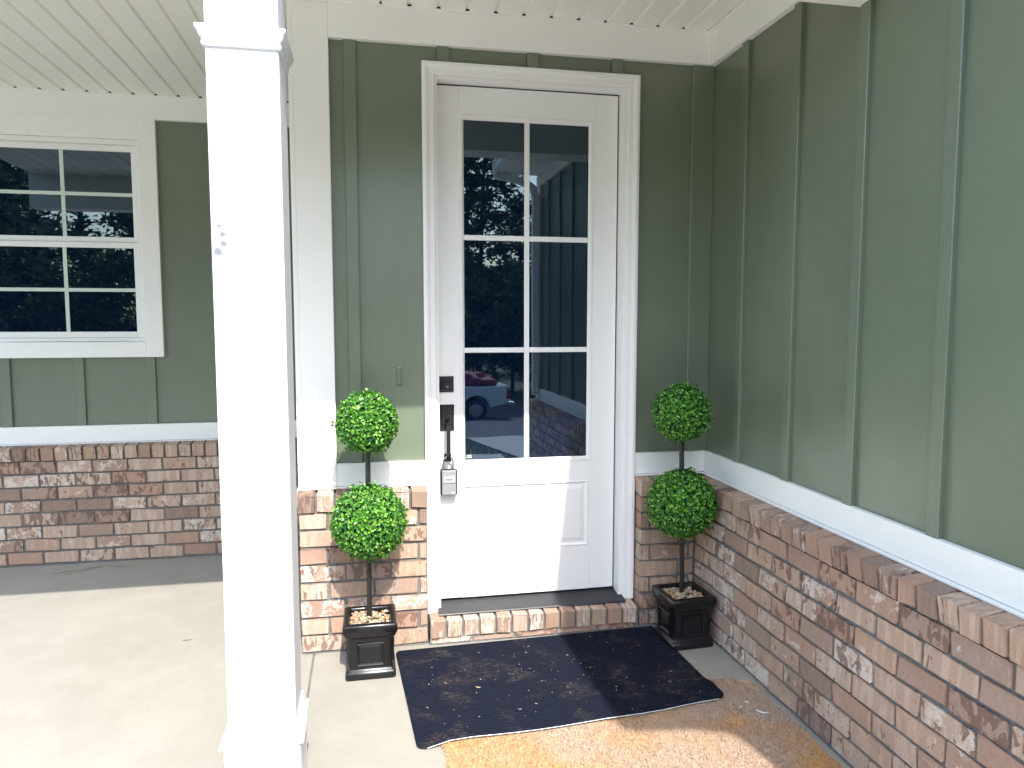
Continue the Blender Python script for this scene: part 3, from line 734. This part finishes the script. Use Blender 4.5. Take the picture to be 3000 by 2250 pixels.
planter_parts(tp, -.338, -.285)
bm = BM(); tube(bm, [(-.340, -.285, .21), (-.338, -.284, .6), (-.3355, -.284, 1.05)], .0115, 12); obj('stem', fixn(bm), M['stem'], tp, smooth=60)
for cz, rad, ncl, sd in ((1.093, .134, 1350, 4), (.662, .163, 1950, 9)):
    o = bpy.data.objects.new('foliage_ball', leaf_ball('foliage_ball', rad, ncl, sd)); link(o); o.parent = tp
    o.location = (.002, .0, cz); o.rotation_euler = (0, 0, rad*9)
tp2 = tp.copy(); link(tp2); tp2.location = (1.132, -.282, 0)
tp2['label'] = 'two ball boxwood topiary in a black planter right of the door, in shade'
tp2.rotation_euler = (0, 0, R(3))
for ch in list(tp.children):
    c = ch.copy(); link(c); c.parent = tp2
    if ch.name.startswith('foliage_ball'):
        c.location = (-.030 if ch.location.z > .9 else -.019, .0, ch.location.z+.008)
        c.rotation_euler = (R(12), R(-5), ch.rotation_euler.z+1.9)
    if ch.name.startswith('stem'): c.rotation_euler = (0, R(-1.6), 0)
    for g in ch.children:
        d_ = g.copy(); link(d_); d_.parent = c

# ------------------------------------------------------------------ doormat and rug
RUGH = .013
def smst(a, b, x):
    t = min(1, max(0, (x-a)/(b-a))); return t*t*(3-2*t)
def mat_z(x, y):
    over = smst(-.13, -.03, x)*smst(-.66, -.74, y)
    w_ = .004*math.sin(x*9+y*4)*smst(-.5, -.9, y)
    return .0005+over*(RUGH+.004)+max(0, w_)
MC = [(-.226, -.150), (1.045, -.112), (1.062, -.868), (-.178, -.962)]
bm = BM(); nr, nx = 42, 56; rows = []; rr = .035; W_, H_ = 1.26, .79
RIB = ((0, -.005), (.22, -.005), (.30, .0040), (.65, .0052), (.92, .0040))
for i in range(nr*5+1):
    v_ = (i//5+RIB[i % 5][0])/nr; dd = min(v_, 1-v_)*H_
    ins = 0 if dd > rr else rr-math.sqrt(max(0, rr*rr-(rr-dd)**2))
    row = []
    for j in range(nx+1):
        u_ = j/nx; u2 = ins/W_+u_*(1-2*ins/W_)
        a = Vector(MC[0]).lerp(Vector(MC[1]), u2); b = Vector(MC[3]).lerp(Vector(MC[2]), u2)
        p_ = a.lerp(b, v_)
        wv_ = .010*math.sin(u2*7.5+.6)*v_+.004*math.sin(u2*15)*v_
        x, y = p_.x, p_.y+wv_
        rib = RIB[i % 5][1]
        row.append(bm.verts.new((x, y, mat_z(x, y)+.0055+rib)))
    rows.append(row)
for a, b in zip(rows, rows[1:]):
    for k in range(nx): bm.faces.new((a[k], b[k], b[k+1], a[k+1]))
# thin skirt
edge = rows[0]+[r_[-1] for r_ in rows[1:]]+rows[-1][-2::-1]+[r_[0] for r_ in rows[-2:0:-1]]
low = [bm.verts.new((v_.co.x, v_.co.y, mat_z(v_.co.x, v_.co.y))) for v_ in edge]
ne = len(edge)
for k in range(ne): bm.faces.new((edge[k], low[k], low[(k+1) % ne], edge[(k+1) % ne]))
fixn(bm)
fe = [(r_.co.x, r_.co.y-.0015, mat_z(r_.co.x, r_.co.y)+.0025) for r_ in rows[-1][::4]]
dm = thing('doormat', (.43, -.53, 0), 'black ribbed doormat with dirt in front of the door', 'doormat')
obj('ribbed_pile', bm, M['doormat'], dm, smooth=180)
bm = BM()
tube(bm, fe, .0012, 6); obj('backing_edge', bm, M['scrap'], dm)

rg = thing('rug', (.58, -1.3, 0), 'tan shaggy rug with orange stains under the doormat edge', 'rug')
RX0, RX1, RY0, RY1 = -.092, 1.243, -2.15, -.688
bm = BM(); n1 = 40
def rug_in(x, y):
    return RX0+.008*math.sin(y*23) < x < RX1+.006*math.sin(y*17+1) and y < RY1+.012*math.sin(x*19)-(.06*smst(1.17, 1.24, x))
box(bm, RX0+.012, RX1-.012, RY0, RY1-.02, .001, .006); obj('backing', bm, M['rug'], rg)
r = random.Random(11); vs, fs = [], []
for k in range(95000):
    x, y = r.uniform(RX0-.01, RX1+.01), r.uniform(-1.75, RY1+.015)
    if not rug_in(x, y): continue
    if y > -.84 and x < 1.0: continue
    a = r.random()*6.283; h = r.uniform(.006, .015); wd = r.uniform(.0013, .0026); tx, ty = r.gauss(0, .007), r.gauss(0, .007)
    cl = mnoise.noise(Vector((x*38, y*38, 0)))*.006; tx += cl; ty -= cl*.6
    q = len(vs); ca, sa = math.cos(a)*wd, math.sin(a)*wd
    vs += [(x-ca, y-sa, .004), (x+ca, y+sa, .004), (x+tx, y+ty, .004+h)]; fs.append((q, q+1, q+2))
me = bpy.data.meshes.new('pile'); me.from_pydata([(a-ORI[rg].x, b-ORI[rg].y, c) for a, b, c in vs], [], fs); me.materials.append(M['rug'])
o = link(bpy.data.objects.new('pile', me)); o.parent = rg; o['kind'] = 'stuff'

# bits on the mat and rug
r = random.Random(31); vs, fs = [], []
for k in range(95):
    u_, v_ = r.random(), r.random()
    if r.random() < .5: u_ = min(.98, max(.02, r.gauss(.45, .2))); v_ = min(.97, max(.03, r.gauss(.5, .2)))
    x = -.2+u_*1.24; y = -.17-v_*.73; z = mat_z(x, y)+.0106
    a = r.random()*6.283; L = r.choice((.0012, .0012, .0016, .002, .003, .0055)); W2 = r.uniform(.0005, .0011)
    d1 = Vector((math.cos(a), math.sin(a), 0)); d2 = Vector((-d1.y, d1.x, 0)); q = len(vs); p_ = Vector((x, y, z))
    vs += [p_-d1*L-d2*W2, p_+d1*L-d2*W2, p_+d1*L+d2*W2, p_-d1*L+d2*W2, p_+Vector((0, 0, .0015))]
    fs += [(q, q+1, q+4), (q+1, q+2, q+4), (q+2, q+3, q+4), (q+3, q, q+4)]
me = bpy.data.meshes.new('straw_litter'); me.from_pydata([tuple(v) for v in vs], [], fs); me.materials.append(M['straw'])
tag(link(bpy.data.objects.new('straw_litter', me)), 'fine straw and grit scattered over the black doormat', 'litter', kind='stuff')
def curl(name, c, L, ang, bend, w_, m, label, cat, group=None):
    bm = BM(); pts = []
    for k in range(6):
        t = k/5-.5; a = ang+bend*t
        pts.append(Vector(c)+Vector((math.cos(a)*t*L, math.sin(a)*t*L+bend*.25*L*(t*t), .001+.002*(1-4*t*t))))
    tube(bm, pts, [w_*.5, w_, w_, w_, w_, w_*.4], 5); tag(obj(name, fixn(bm), m), label, cat, group)
curl('shaving', (1.145, -.985, .016), .055, -.55, .9, .0022, M['scrap'], 'longest curled white shaving lying on the shaded rug', 'scrap', 'white shavings on the rug')
curl('shaving', (1.085, -.93, .016), .025, .6, .5, .0018, M['scrap'], 'short white shaving on the shaded rug edge', 'scrap', 'white shavings on the rug')
curl('shaving', (1.125, -.90, .016), .02, -1.0, .4, .0018, M['scrap'], 'small white scrap on rug nearest the mat corner', 'scrap', 'white shavings on the rug')
curl('chip', (.62, -1.115, .018), .008, 0.2, .1, .002, M['bluebit'], 'tiny blue chip on the sunlit tan rug', 'scrap')
curl('dead_leaf', (.035, -.905, .014), .05, .5, 1.2, .0022, M['straw'], 'small curled dry leaf near the doormat front edge', 'leaf')
curl('dead_leaf', (.095, -.57, .012), .026, -.5, 1.0, .0018, M['straw'], 'pale curled leaf bit on the middle of the doormat', 'leaf')
# pine needles on the slab
pn = [((-2.10, 1.36, .002), .26, .42, .1), ((-2.05, 1.345, .002), .22, .62, .1), ((-1.86, 1.375, .002), .2, -.28, .15)]
for i, (c, L, a, b_) in enumerate(pn):
    curl('pine_needle', c, L, a, b_, .0013, M['needle'], ('long dry pine needle nearest the left frame edge by the brick base', 'middle dry pine needle of three lying at the shaded brick base', 'right hand dry pine needle lying at the shaded brick base')[i], 'needle', 'fallen pine needles')
curl('pine_needle', (-1.20, .17, .002), .045, .1, .4, .0016, M['needle'], 'short dry needle on the sunlit slab left of the column', 'needle', 'fallen pine needles')
curl('pine_needle', (-1.33, -.86, .002), .03, .6, .5, .0014, M['needle'], 'tiny dry needle low on the sunlit slab', 'needle', 'fallen pine needles')
curl('pine_needle', (-.84, -.80, .002), .03, .4, .6, .0014, M['needle'], 'tiny dry needle beside the column base', 'needle', 'fallen pine needles')

# ------------------------------------------------------------------ yard seen mirrored in the glass
def quads_mesh(name, quads, m):
    vs = np.array(quads, dtype=np.float32).reshape(-1, 3); n = len(vs)//3
    me = bpy.data.meshes.new(name); me.from_pydata(vs.tolist(), [], [(3*i, 3*i+1, 3*i+2) for i in range(n)]); me.materials.append(m); return me
def spray(rn, c, size, n, flat_=0.5):
    out = []
    for k in range(n):
        d = Vector((rn.gauss(0, 1), rn.gauss(0, 1), rn.gauss(0, flat_))).normalized()
        s = d.cross(Vector((rn.gauss(0, 1), rn.gauss(0, 1), rn.gauss(0, 1)))).normalized()
        p = c+Vector((rn.gauss(0, .5), rn.gauss(0, .5), rn.gauss(0, .35)))*size
        L = size*rn.uniform(.35, .8); W_ = L*.3
        out += [p-s*W_, p+s*W_, p+d*L]
    return out
def pine_meshes(seed, H):
    rn = random.Random(seed); bm = BM()
    lean = Vector((rn.gauss(0, .4), rn.gauss(0, .4), 0))
    ax = lambda t: Vector((lean.x*t*t, lean.y*t*t, H*t))
    tube(bm, [ax(t/8) for t in range(9)], [.24*(1-.85*t/8) for t in range(9)], 9)
    crown = []
    for k in range(46):
        t = .30+.68*(k/45); b0 = ax(t); a = k*2.4+rn.gauss(0, .3); ln = (1.0-t)*4.2+.7
        d = Vector((math.cos(a), math.sin(a), rn.uniform(-.05, .35)))
        p1 = b0+d*ln*.5+Vector((0, 0, .1)); p2 = b0+d*ln
        tube(bm, [b0, p1, p2], [.05, .03, .012], 5, False)
        for j in range(5):
            f = .45+.55*j/4
            crown += spray(rn, b0.lerp(p2, f)+Vector((rn.gauss(0, .15), rn.gauss(0, .15), .05)), .62, 20, .5)
    tm = mesh_from(bm, 'trunk'); tm.materials.append(M['bark'])
    return tm, quads_mesh('crown', crown, M['pine'])
def broad_meshes(seed, H, Wd):
    rn = random.Random(seed); bm = BM(); crown = []
    tube(bm, [(0, 0, 0), (.05, .02, H*.35), (.0, .05, H*.7)], [.10, .07, .03], 7)
    for k in range(9):
        a = k*2.4; d = Vector((math.cos(a), math.sin(a), rn.uniform(.3, 1.0)))
        tube(bm, [(0, 0, H*(.15+.04*k)), Vector((0, 0, H*(.15+.04*k)))+d*Wd*.55], [.04, .012], 5, False)
    for k in range(120):
        a = rn.random()*6.283; u_ = rn.uniform(-1, 1); q_ = math.sqrt(1-u_*u_); rr_ = rn.uniform(.55, 1.0)
        c = Vector((math.cos(a)*q_*Wd*rr_, math.sin(a)*q_*Wd*rr_, H*.56+u_*H*.46*rr_))
        crown += spray(rn, c, .40, 70, 1.0)
    tm = mesh_from(bm, 'trunk'); tm.materials.append(M['bark'])
    return tm, quads_mesh('crown', crown, M['broad'])
PM = [pine_meshes(2, 17), pine_meshes(5, 20), pine_meshes(8, 14)]
BMs = [broad_meshes(3, 5.5, 2.4), broad_meshes(6, 8.5, 3.0)]
def plant(name, meshes, loc, rz, sc, label, cat, group):
    t = thing(name, loc, label, cat, group); t.rotation_euler = (0, 0, rz); t.scale = (sc, sc, sc)
    for nm, me in zip(('trunk', 'crown'), meshes):
        o = link(bpy.data.objects.new(nm, me)); o.parent = t
rt = random.Random(77)
for i in range(40):
    x = -46+i*2.45+rt.gauss(0, .8); y = -34-rt.random()*20
    plant('pine_tree', PM[i % 3], (x, y, gz(y)-.05), rt.random()*6.28, rt.uniform(.85, 1.1), 'tall dark pine across the road mirrored in the glass', 'tree', 'pines across the road')
for i in range(34):
    x = -40+i*2.6+rt.gauss(0, .6); y = -29.5-rt.random()*9
    plant('roadside_shrub', BMs[i % 2], (x, y, gz(y)-.05), rt.random()*6.28, rt.uniform(.8, 1.15), 'leafy green undergrowth shrub across the road mirrored in the glass', 'shrub', 'undergrowth across the road')
plant('yard_pine', PM[2], (-9.5, -12.5, gz(-12.5)-.05), 1.0, .8, 'slender yard pine mirrored in the left window', 'tree', None)
rn = random.Random(12); wv = []
for k in range(1500):
    x = rn.uniform(-95, 95); hmax = 8.5+3.5*mnoise.noise(Vector((x*.09, 3.1, 0)))
    wv += spray(rn, Vector((x, -64+rn.gauss(0, 2.5), -1.9+hmax*rn.random()**.8)), 1.1, 34, 1.0)
tag(link(bpy.data.objects.new('far_woods', quads_mesh('far_woods', wv, M['broad']))), 'far dark woods behind the pines, mirrored in the glass', 'woods', kind='stuff')
vs = []; rn = random.Random(4)
for k in range(9000):
    x, y = rn.uniform(-3.5, 1.53), rn.uniform(-10.4, -5.25); a = rn.random()*6.28; h = rn.uniform(.03, .07)
    z = gz(y); vs += [(x-math.cos(a)*.006, y-math.sin(a)*.006, z), (x+math.cos(a)*.006, y+math.sin(a)*.006, z), (x+rn.gauss(0, .02), y+rn.gauss(0, .02), z+h)]
me = quads_mesh('grass', vs, M['grass'])
tag(link(bpy.data.objects.new('grass', me)), 'short green lawn grass mirrored low in the door glass', 'grass', kind='stuff')

# pickup truck on the road (tail to +x)
tx, ty, tz = 3.33, -22.2, gz(-22.2)+.008
tk = thing('pickup_truck', (tx, ty, tz), 'white pickup truck carrying a red load, mirrored in the door glass', 'truck')
def ext(prof, y0, y1, m, name, par, bev=.03):
    bm = BM(); a = [bm.verts.new((tx+x, ty+y0, tz+z)) for x, z in prof]; b = [bm.verts.new((tx+x, ty+y1, tz+z)) for x, z in prof]
    n_ = len(prof)
    for k in range(n_): bm.faces.new((a[k], a[(k+1) % n_], b[(k+1) % n_], b[k]))
    bm.faces.new(a[::-1]); bm.faces.new(b); fixn(bm)
    if bev: bmesh.ops.bevel(bm, geom=[e for e in bm.edges if abs(e.verts[0].co.y-e.verts[1].co.y) < .01], offset=bev, segments=2, affect='EDGES', clamp_overlap=True)
    return obj(name, bm, m, par, smooth=40)
def arch(xc, r_, z0):
    return [(xc+r_*math.cos(math.pi*k/8), z0+r_*math.sin(math.pi*k/8)) for k in range(9)]
low_ = [(1.15, .62), (.52, .50)]+arch(0, .48, .48)[1:-1]+[(-.52, .50), (-3.0, .48)]+arch(-3.55, .48, .48)[1:-1]+[(-4.05, .5), (-4.55, .55)]
ext(low_+[(-4.6, .85), (-4.55, 1.10), (-3.1, 1.18), (-.95, 1.26), (1.14, 1.28)], -.92, .92, M['carpaint'], 'body', tk, .03)
cab = ext([(-3.1, 1.17), (-2.45, 1.78), (-1.05, 1.80), (-.9, 1.25)], -.80, .80, M['carpaint'], 'cab', tk, .05)
for s in (-1, 1):
    ext([(-2.75, 1.27), (-2.36, 1.68), (-1.85, 1.70), (-1.85, 1.27)], s*.795, s*.812, M['glass'], 'side_window', cab, 0)
    ext([(-1.77, 1.27), (-1.77, 1.70), (-1.2, 1.70), (-1.1, 1.27)], s*.795, s*.812, M['glass'], 'side_window', cab, 0)
    ext([(1.08, .78), (1.08, 1.20), (1.165, 1.20), (1.165, .78)], s*.76, s*.932, M['taillight'], 'tail_light', tk, 0)
    for xw in (0, -3.55):
        bm = BM(); tube(bm, [(tx+xw, ty+s*.66, tz+.40), (tx+xw, ty+s*.70, tz+.40), (tx+xw, ty+s*.88, tz+.40), (tx+xw, ty+s*.91, tz+.40)], [.37, .40, .40, .36], 28); fixn(bm)
        wh = obj('wheel', bm, M['rubber'], tk, smooth=40)
        bm = BM(); tube(bm, [(tx+xw, ty+s*.90, tz+.40), (tx+xw, ty+s*.915, tz+.40)], [.26, .23], 24); fixn(bm); rim = obj('rim', bm, M['chrome'], wh)
bm = BM(); box(bm, tx+1.15, tx+1.38, ty-.86, ty+.86, tz+.52, tz+.68, .03, 2); obj('rear_bumper', bm, M['chrome'], tk)
bm = BM(); box(bm, tx-4.75, tx-4.58, ty-.88, ty+.88, tz+.45, tz+.66, .03, 2); obj('front_bumper', bm, M['chrome'], tk)
bm = BM(); box(bm, tx+1.14, tx+1.17, ty-.74, ty+.74, tz+.72, tz+1.24, .01); obj('tailgate', bm, M['carpaint'], tk)
bm = BM(); bmesh.ops.create_icosphere(bm, subdivisions=4, radius=1.0, matrix=Matrix.Translation((tx-.05, ty, tz+1.40)) @ Matrix.Diagonal((.8, .66, .30, 1)))
for v in bm.verts:
    v.co += (v.co-Vector((tx, ty, tz+1.4)))*.55*mnoise.noise(v.co*2.9)
cg = thing('tarp_load', (tx, ty, tz+1.2), 'lumpy red tarp load in the pickup bed, mirrored in the glass', 'load')
obj('tarp', bm, M['tarp'], cg, smooth=60)
